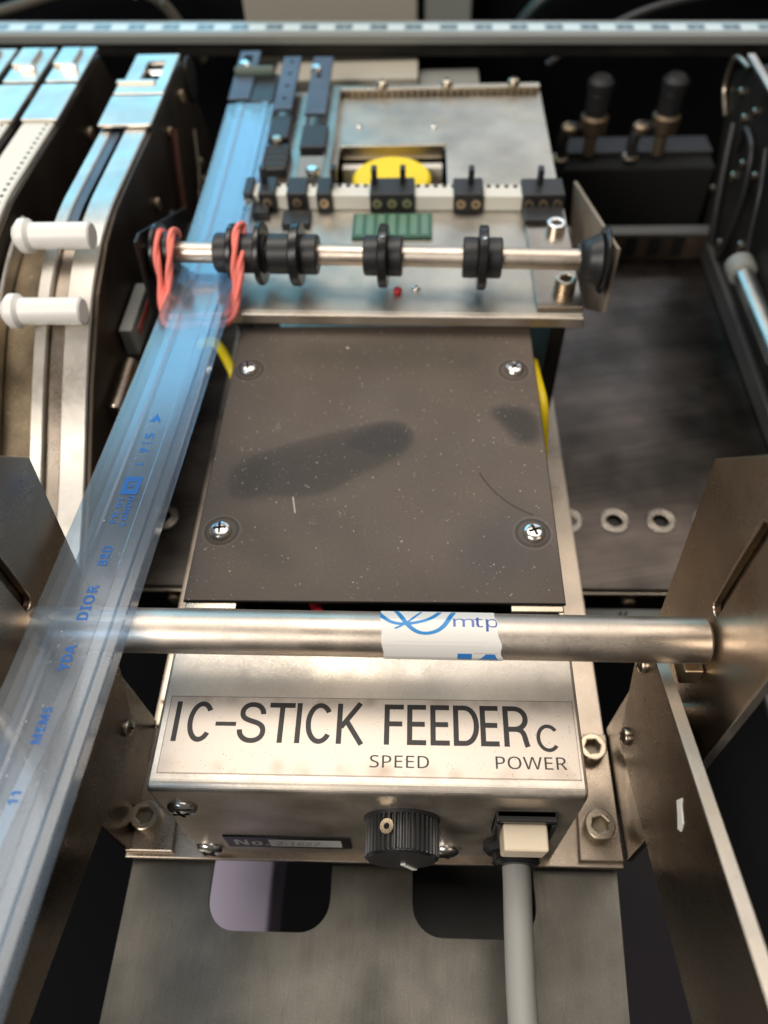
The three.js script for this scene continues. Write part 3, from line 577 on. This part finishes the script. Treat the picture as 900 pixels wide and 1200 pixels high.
// ---------------------------------------------------------------- guide plate at the back
{
  const t = thing('guide_table', 'light metal guide plate with a window, rail and terminal blocks behind the cover plate', 'guide plate');
  part('table_plate', fin(plateY([[-60.5, -121], [73.2, -117], [73.6, -291], [-60.5, -295]], 6.4, 8, [roundRect(-24, 25.4, -239, -200.5, 2)], 0.3)), M.table, t);
  part('front_lip', fin(box(-67.3, 67.3, -3, 1.6, -1.1, 1.1, 0.7).rotateY(-1.7 * D2R).translate(6.4, 6.3, -118.2)), M.satin, t);
  part('window_flange', B(-24.4, 25.6, 2, 8.6, -241, -238.7, 0.5), M.zinc, t);
  part('under_frame', B(-58, 72, -66, 5, -290, -124, 0.5), M.hole, t).visible = false;
  t.remove(t.children[t.children.length - 1]);
  for (const x of [-56, 68]) part('support_leg', B(x - 3, x + 3, -65, 6.3, -180, -130, 0.5), M.darkMetal, t);
  // comb strip along the back edge
  const comb = part('rear_comb', B(-28, 73, 8.05, 11.5, -293, -288.5, 0.5), M.zinc, t);
  for (let k = 0; k < 30; k++) part('tooth', B(-26.5 + k * 3.3, -24.6 + k * 3.3, 8.1, 10.6, -288.6, -287.2, 0.2), M.tan, comb);
  for (const x of [-5.5, 26.8, 60]) screw('pan', t, [x, 11.5, -291], 3, 3.2, 'y', 0.2, M.zinc);
  for (const [x, z] of [[-16, -258], [20, -257]]) screw('pan', t, [x, 8, z], 1.7, 1.0, 'y', 0.2, M.chrome);
  // left rail strips
  part('slide_strip', B(-50, -41, 8.05, 10, -286, -200, 0.4), M.satinSmooth, t);
  part('slide_strip', B(-30.5, -26, 8.05, 13, -290, -200, 0.4), M.satinSmooth, t);
  // terminal rail with blocks
  const rail = part('terminal_rail', fin(box(-62.5, 62.5, 0, 6.6, -4.6, 4.6, 0.5).rotateY(-1.9 * D2R).translate(4.6, 8.05, -191)), std({ color: rgb(0.72, 0.70, 0.62), roughness: 0.45 }), t);
  for (let k = 0; k < 33; k++) part('rail_hole', fin(cyl('y', 0, 0, 0, 1.0, 0.3, 12).translate(-54 + k * 3.7, 14.75, -193.8 + (k - 16) * 0.12)), M.hole, rail);
  const zAt = (x) => -191 + (x - 4.6) * Math.tan(1.9 * D2R);
  for (const [x0, x1, n, fins] of [[-7.6, 11.2, 3, [-7, 5]], [27.3, 39.8, 2, [33.5]], [55.6, 73, 3, [62]], [-54.6, -47.4, 1, [-54]], [-42.6, -34, 1, []], [-30, -23.6, 1, [-24]], [-61, -57, 1, []]]) {
    const z = zAt((x0 + x1) / 2), b = part('terminal_block', B(x0, x1, 8.1, 16.6, z - 6.5, z + 6.6, 0.8), M.blackPlastic, t);
    for (const f of fins) part('fin', B(f, f + 2.4, 16.4, 23, z - 5, z - 1, 0.4), M.blackPlastic, b);
    for (let k = 0; k < n; k++) { const x = x0 + (k + 0.5) * (x1 - x0) / n; part('terminal_screw', fin(ring('z', x, 12.4, z + 6.6, 2.0, 0.7, 1.2, 20)), M.brass, b); }
  }
  part('clamp_base', B(-57, -50, 8.05, 12, -188, -180, 0.5), M.blackPlastic, t);
  part('clamp_base', B(-44, -32, 8.05, 11, -183, -173, 0.8), M.blackPlastic, t);
  part('clamp_base', B(56, 72, 8.05, 12, -187, -172, 0.8), M.blackPlastic, t);
  // green circuit board with solder strips
  const pcb = part('circuit_board', B(-14.4, 18.4, 8.05, 9.4, -182, -165, 0.2), M.pcb, t);
  for (let k = 0; k < 7; k++) part('solder_strip', B(-13 + k * 4.5, -10.2 + k * 4.5, 9.35, 9.6, -181, -166.5, 0.1), M.pcbLine, pcb);
  part('red_lamp', fin(bevelCyl('y', 5, 8.9, -131, 1.7, 1.8, 0.5, 16)), M.red, t);
  screw('pan', t, [12, 8, -133], 1.6, 1.2, 'y', 0, M.chrome);
  // brackets that carry the shaft
  const br = part('bracket', fin(plateX([[-216, 3], [-126, 29.5], [-125, 2.7], [-152, -17], [-205, -17]], 82.3, 83.8, [], 0.3)), std({ color: rgb(0.46, 0.40, 0.34), map: satinMap, metalness: 0.45, roughness: 0.55 }), t);
  part('bracket_tab', B(73.5, 82.2, -14, -12, -204, -170, 0.3), M.satinSmooth, br);
  part('bracket_foot', B(56.5, 73.4, 8.05, 9.9, -188, -119, 0.4), M.satinSmooth, br);
  screw('socket', t, [67.6, 9.9, -130.5], 4.0, 4.4, 'y', 0.2, M.zinc, 'socket_screw'); screw('socket', t, [68.2, 9.9, -168], 3.8, 3.6, 'y', 0.2, M.chrome, 'socket_screw');
  part('bracket', fin(plateX([[-190, 8.5], [-132, 34], [-126, 34], [-122, 8], [-140, -14], [-190, -14]], -88.6, -87.2, [], 0.3)), M.darkMetal, t);
  part('bracket_arm', B(-87.1, -61, 0.5, 3.4, -186, -158, 0.5), M.darkMetal, t);
}
{ // yellow roller in the window
  const t = thing('yellow_roller', 'yellow round roller in the window of the guide plate', 'roller');
  part('roller_body', fin(bevelCyl('y', 0.8, 1, -215.5, 17.6, 12, 1.2, 64)), M.yellow, t);
  part('backing', B(-23, 24, -14, 0.6, -238, -233.5, 0.5), M.white, t);
  part('well', B(-24, 25, -14.2, -12.2, -238, -201, 0.2), M.hole, t);
}
{ // three clamp fingers at the left of the plate
  const finger = (name, label, x0, x1, z0, z1, y0, y1, holes) => {
    const t = thing(name, label, 'clamp', 'clamp fingers at the left edge of the guide plate');
    const g = plateY([[x0, z0], [x1, z0], [x1, z1], [x0, z1]], 0, 2, holes, 0.3);
    part('finger', fin(g.translate(0, 0, -z1).rotateX(Math.atan2(y1 - y0, z1 - z0) * -1).translate(0, y1, z1)), M.blueGrey, t);
    return t;
  };
  const a = finger('clamp_finger', 'blue-grey clamp finger with a large end hole, behind the plastic stick', -80.5, -70, -322, -274, 15, 13, [roundRect(-78, -73, -318, -308, 2)]);
  part('clamp_screw', fin(bevelCyl('y', -75.5, 17.5, -302, 3, 5, 1)), M.chrome, a);
  part('clamp_body', B(-69.6, -58, 8, 15, -300, -270, 0.8), M.blackPlastic, a);
  part('pressure_roller', fin(bevelCyl('x', -70, 16.5, -298, 3, 20, 0.6)), std({ color: rgb(0.07, 0.10, 0.08), roughness: 0.5 }), a);
  const b = finger('clamp_finger', 'blue-grey clamp finger with a row of four holes, the middle one', -56.5, -47.5, -312, -259, 16, 15, [0, 1, 2, 3].map((k) => circle(-52 + 0.2, -306 + k * 12.5, 1.5, 12)));
  part('clamp_body', B(-56.5, -47, 8, 15, -256, -236, 0.8), M.blackPlastic, b);
  part('clamp_body', B(-56, -46, 8, 14, -232, -210, 0.8), M.blackPlastic, b);
  part('clamp_screw', fin(bevelCyl('y', -52, 14.5, -234, 2.6, 3, 0.8)), M.zinc, b);
  for (let k = 0; k < 4; k++) part('spring_coil', fin(cyl('x', -51, 12, -228 + k * 5, 2.6, 11, 16)), M.darkMetal, b);
  const c = finger('clamp_finger', 'blue-grey clamp finger with a bright screw, next to the metal plate', -41, -31, -311, -254, 16, 15, [circle(-37, -290, 2, 12)]);
  part('clamp_screw', fin(bevelCyl('y', -38.5, 17.5, -296, 2.8, 5, 1)), M.chrome, c);
  part('clamp_body', B(-41, -29, 8, 15.5, -246, -226, 0.8), M.blackPlastic, c);
  part('clamp_body', B(-40.5, -29, 8.5, 13.5, -222, -204, 0.8), M.greyPaint, c);
  part('clamp_screw', fin(bevelCyl('y', -33, 16, -204, 3, 3.4, 1)), M.chrome, c);
}
// ---------------------------------------------------------------- shaft with black collars
{
  const t = thing('guide_shaft', 'steel shaft with black flanged collars across the guide plate', 'shaft');
  const zx = (x) => -134 + x * 0.047, Y = 22;
  const spin = (g, x) => fin(g.rotateY(-0.047).translate(x, Y, zx(x)));
  part('rod', spin(bevelCyl('x', 0, 0, 0, 3.8, 168, 0.4), -2.5), M.tubeSteel, t);
  const sleeve = (x, len, r = 7.2) => part('sleeve', spin(bevelCyl('x', 0, 0, 0, r, len, 0.5), x), M.blackPlastic, t);
  const disc = (x, r = 11.4, w = 2.4, cut = 0.15) => {
    const o = part('flange', spin(bevelCyl('x', 0, 0, 0, r, w, 0.5), x), M.blackGloss, t);
    return o;
  };
  sleeve(-59.5, 6.5); sleeve(-49.5, 12); sleeve(-36.5, 12.5); sleeve(-27.5, 6.5);
  disc(-56, 10.5); disc(-45.6); disc(-32.2, 11.4, 3.6);
  for (const x of [0, 36.2]) { sleeve(x - 4.4, 5.6); sleeve(x + 4.2, 5.6); disc(x, 11.4, 3.4); const o = part('collar_screw', fin(bevelCyl('y', 0, 0, 0, 0.9, 1.2, 0.2, 12).translate(x, Y + 10.4, zx(x) + 4.2)), M.chrome, t); }
  part('end_collar', fin(new THREE.LatheGeometry([[0, -4.5], [6.4, -4.5], [7.4, -1], [9, 2], [9, 3.4], [0, 3.4]].map((q) => new THREE.Vector2(...q)), 40).rotateZ(-Math.PI / 2).translate(75.4, Y, zx(75.4))), M.blackPlastic, t);
  disc(79.6, 11.8, 1.8);
  disc(-84.4, 10.5, 2.2); sleeve(-80.4, 4, 7.4);
}
{ // coral rubber band: from the left collar under the stick to the right collar and back
  const zs = -136.5;
  const loop = [[-83, 30.2, zs - 1], [-82.8, 26, zs + 7.5], [-82.4, 18, zs + 12], [-81.6, 9.6, zs + 20], [-70, 7.6, zs + 18], [-57.6, 8.4, zs + 17], [-55.4, 14, zs + 13], [-54.2, 24, zs + 9.5], [-53.4, 31.6, zs + 1], [-52.4, 29.5, zs - 7], [-51.6, 27.5, zs - 2], [-51.9, 24, zs + 8.3], [-54.4, 13, zs + 15.5], [-57.4, 7.4, zs + 21], [-70, 6.8, zs + 22], [-81.2, 8.6, zs + 23.4], [-79.8, 16, zs + 14], [-78.3, 24, zs + 8.5], [-77.6, 30.5, zs - 0.5], [-78.5, 24, zs - 9], [-81, 20, zs - 9.5], [-83, 24, zs - 9]];
  const base = new THREE.CatmullRomCurve3(loop.map((q) => new THREE.Vector3(...q)), true, 'centripetal'), N = 180, fr = base.computeFrenetFrames(N, true);
  const strand = (ph) => { const pts = []; for (let i = 0; i < N; i++) { const a = ph + (i / N) * 2 * Math.PI * 9, q = base.getPointAt(i / N); pts.push(q.addScaledVector(fr.normals[i], Math.cos(a) * 0.45).addScaledVector(fr.binormals[i], Math.sin(a) * 0.45).toArray()); } return tube(pts, 1.05, 360, 8, true); };
  solo('rubber_band', fin(merge([strand(0), strand(Math.PI)])), M.rubber, 'coral rubber band looped round the shaft and under the plastic stick', 'rubber band');
}
// ---------------------------------------------------------------- transparent IC stick
{
  const t = thing('plastic_stick', 'long transparent bluish plastic component stick with blue print, lying on the crossbar', 'plastic tube');
  const path = [[-270, 9.6, -68.8], [-230, 9.4, -68.4], [-180, 9.5, -68.2], [-140, 10.2, -68.3], [-110, 12.2, -68.5], [-60, 17.0, -68.6], [22, 25.7, -69.2], [80, 31.8, -70.0], [160, 40, -71.4]];
  const clear = std({ color: rgb(0.77, 0.86, 0.95), transmission: 0.93, thickness: 0, roughness: 0.16, ior: 1.9 });
  const outer = [[-11.7, 0.3], [-11.7, 4.2], [-11.3, 4.5], [-7.4, 4.6], [-7.0, 5.3], [-3.6, 5.35], [-2.9, 4.9], [5.4, 4.9], [5.9, 5.45], [8.7, 5.4], [9.2, 4.6], [11.3, 4.5], [11.7, 4.2], [11.7, 0.3], [8, 0], [-8, 0]];
  part('tube_wall', sweep(path, outer, true, 0.15), clear, t);
  part('inner_rib', sweep(path, [[-7.4, 0.2], [-7.0, 3.4], [-3.6, 3.5], [-3.1, 2.4], [5.6, 2.4], [6.1, 3.5], [8.8, 3.4], [9.3, 0.2]], false, 0.15), clear, t);
  // print on the flat top: a strip of film with blue ink
  const L = 160, W = 9;
  const ink = canvasTex(2048, 116, (c, w, h) => {
    c.clearRect(0, 0, w, h); c.fillStyle = 'rgb(0,98,186)'; c.textBaseline = 'middle'; c.textAlign = 'left';
    const mm = (q) => (q / L) * w;
    const put = (s, a, b, size, dy = 0, bold = true) => { c.save(); c.font = `${bold ? 'bold ' : ''}${size}px sans-serif`; const m = c.measureText(s).width; c.translate(mm(a), h / 2 + dy); c.scale((mm(b) - mm(a)) / m, 1); c.fillText(s, 0, 0); c.restore(); };
    c.globalAlpha = 0.9;
    put('SNDO', 9, 17.5, 38); put('11', 31, 34.5, 38); put('MEMS', 44, 53, 40); put('YDA', 62, 69, 44); put('DIOR', 75.5, 86.5, 48); put('BRD', 92.5, 99.5, 46);
    c.fillRect(mm(118), h / 2 - 32, mm(7), 64); c.clearRect(mm(120), h / 2 - 14, mm(3), 28); c.fillRect(mm(120.9), h / 2 - 7, mm(1.2), 14);
    put('FD 01', 107, 117, 28, -18); put('CONDU', 106, 117.6, 32, 16);
    put('I', 129.5, 130.8, 42); put('P', 135, 137.4, 50); put('I', 138.8, 139.8, 50); put('S', 141, 143.8, 52);
    c.beginPath(); c.moveTo(mm(149), h / 2 - 24); c.lineTo(mm(152.4), h / 2); c.lineTo(mm(149), h / 2 + 24); c.fill();
    const r = rng(91);
    c.globalAlpha = 1; c.globalCompositeOperation = 'destination-out';
    for (let k = 0; k < 500; k++) { c.fillStyle = `rgba(0,0,0,${0.15 + r() * 0.5})`; c.fillRect(r() * w, r() * h, 1 + r() * 5, 1 + r() * 3); }
    c.globalCompositeOperation = 'source-over';
    for (let k = 0; k < 60; k++) { c.fillStyle = `rgba(225,232,238,${0.3 + r() * 0.5})`; c.beginPath(); c.arc(r() * w, r() * h, 0.8 + r() * 2, 0, 7); c.fill(); }
    for (let k = 0; k < 24; k++) { const x = r() * w, y = r() * h, a = r() * 7, l = 4 + r() * 26; c.strokeStyle = `rgba(225,232,238,${0.3 + r() * 0.4})`; c.lineWidth = 1.2; c.beginPath(); c.moveTo(x, y); c.lineTo(x + l * Math.cos(a), y + l * Math.sin(a)); c.stroke(); }
  });
  const g = new THREE.PlaneGeometry(1, 1, 1, 40), p = g.attributes.position, uv = g.attributes.uv;
  const cv = new THREE.CatmullRomCurve3(path.map(([z, y, x]) => new THREE.Vector3(x, y, z)), false, 'centripetal'), pts = cv.getSpacedPoints(600);
  const at = (z) => { let i = pts.findIndex((q) => q.z >= z); i = Math.max(1, i); const a = pts[i - 1], b = pts[i], k = (z - a.z) / (b.z - a.z); return a.clone().lerp(b, k); };
  for (let i = 0; i < p.count; i++) {
    const v = uv.getY(i), u = uv.getX(i), z = 100 - v * L, q = at(z);
    p.setXYZ(i, (q.x - 3.2 + u * W) * S, (q.y + 5.12) * S, z * S);
    uv.setXY(i, v, 1 - u);
  }
  g.computeVertexNormals();
  part('print', g, std({ map: ink, transparent: true, roughness: 0.4 }), t);
}
// ---------------------------------------------------------------- stand: crossbar, side plates and arms
{
  const t = thing('support_stand', 'steel crossbar stand with two upright side plates and two forward arms straddling the feeder', 'stand');
  const bar = part('crossbar', fin(bevelCyl('x', -0.6, 20, 21.2, 5.7, 169, 0.7, 64).rotateY(-0.008)), M.tubeSteel, t);
  const st = canvasTex(512, 512, (c, w, h) => {
    c.fillStyle = '#e9e7e2'; c.fillRect(0, 0, w, h);
    c.strokeStyle = '#2c86c8'; c.lineWidth = 22; c.lineCap = 'butt';
    const q = (pts) => { c.beginPath(); c.moveTo(...pts[0]); c.bezierCurveTo(...pts[1], ...pts[2], ...pts[3]); c.stroke(); };
    q([[-10, 60], [10, 160], [60, 220], [190, 150]]); q([[190, 150], [220, 130], [240, 100], [256, 40]]);
    q([[60, 20], [90, 150], [130, 255], [200, 245]]); q([[200, 245], [280, 230], [290, 140], [318, 40]]);
    c.lineWidth = 12; q([[60, 215], [120, 180], [160, 100], [175, 40]]);
    c.fillStyle = '#5b6fb2'; c.font = '124px sans-serif'; c.fillText('m', 300, 196); c.fillStyle = '#2a4d9e'; c.fillText('tp', 398, 196);
    c.fillStyle = '#2f7fd0'; c.fillRect(330, 392, 62, 80); c.beginPath(); c.moveTo(420, 470); c.lineTo(450, 395); c.lineTo(490, 395); c.lineTo(500, 470); c.fill();
    c.fillStyle = 'rgba(120,140,120,0.12)'; c.fillRect(0, 330, 430, 8); c.fillRect(60, 300, 400, 6); c.fillStyle = 'rgba(120,110,100,0.22)'; c.fillRect(0, 470, w, 42);
    c.fillStyle = 'rgba(90,80,70,0.5)'; c.fillRect(400, 386, 100, 4);
  });
  // the sticker is wrapped round the upper front of the bar
  const sg = new THREE.CylinderGeometry(6.0, 6.0, 29, 60, 24, true, 0, Math.PI * 0.98).toNonIndexed(), sp = sg.attributes.position, su = sg.attributes.uv;
  for (let i = 0; i < sp.count; i++) {
    const a = su.getX(i) * Math.PI * 0.98, x = (su.getY(i) - 0.5) * 29, e = Math.abs(su.getY(i) - 0.5) > 0.49 ? 1 : 0, slant = e * (su.getY(i) > 0.5 ? su.getX(i) * 2.6 - 1.6 + 0.25 * Math.sin(su.getX(i) * 23) : -0.4 + su.getX(i) * 1.2 + 0.15 * Math.sin(su.getX(i) * 17 + 1));
    const th = -1.08 + a;                                              // 0 is straight up, towards the viewer as it grows
    sp.setXYZ(i, (x + slant + 18.4) * S, (20 + 5.9 * Math.cos(th)) * S, (21.25 + 5.9 * Math.sin(th) + (x + 18.4) * 0.008) * S);
    su.setXY(i, su.getY(i), 1 - su.getX(i));
  }
  sg.computeVertexNormals();
  part('sticker', toCreasedNormals(sg, 0.5), std({ map: st, roughness: 0.42 }), bar);
  const sideHoles = [roundRect(15.5, 19.5, 26, 62, 1.9, 6)];
  for (const s of [-1, 1]) {
    const X = (a, b) => (s > 0 ? [a, b] : [-b, -a]);
    const [p0, p1] = X(84.5, 86.7);
    const sp2 = part('side_plate', fin(plateX([[-1, -24], [-12, 49], [25, 94], [41, 94], [44.6, -24]], p0, p1, sideHoles, 0.4)), M.plateSteel, t);
    const [e0, e1] = X(86.9, 87.9);
    part('slot_backing', B(e0, e1, 24, 66, 13, 23, 0.2), M.tan, sp2);
    const [a0, a1] = X(74, 77);
    const arm = part('arm', fin(plateX([[25, -37.8], [9, 4], [22, 9], [175, 53.3], [175, 9.8]], a0, a1, [], 0.45)), M.armSteel, t);
    part('lit_edge', fin(plateX([[23, 9.7], [175, 53.7], [175, 53.2], [23, 9.25]].map(([z, y]) => [z, y + 0.05]), a0, a1, [], 0.1)), M.satin, arm);  // lighter metal strip paints the ceiling reflection along the arm's top edge
    part('lit_edge', fin(plateX([[44.7, -24], [45.1, -24], [41.5, 94], [41.1, 94]], p0, p1, [], 0.1)), M.satin, sp2);  // highlight on the plate's front edge, likewise painted as a lighter strip
    const [b0, b1] = X(77.05, 79);
    const up = part('upright', fin(plateX([[12, -62.5], [54, -62.5], [54, -24], [40, -8], [14, -8]], b0, b1, [], 0.3)), M.armSteel, t);
    const ax = s > 0 ? '-x' : 'x', xf = s * 74;
    screw('pan', arm, [xf, -1, 18], 2.6, 1.6, ax, 0.3, M.zinc); screw('pan', arm, [xf, -29, 27.5], 2.6, 1.6, ax, 0.3, M.zinc);
    part('spacer', fin(bevelCyl('x', s * 81.8, -12, 28, 4, 5.4, 0.3)), M.zinc, up);
    part('saddle', B(...X(79.5, 84.3), 6, 13, 12, 27, 0.6), M.brass, sp2);
  }
  // paint chips on the right arm
  part('paint_chip', fin(plateX([[55.9, 4.8], [56.6, 9], [58, 7.4], [61.5, 6.2], [62.6, 3.6], [61.5, 1.6], [59, 3.4]], 73.8, 73.99, [], 0)), M.white, t);
}
renderer.render(scene, camera);
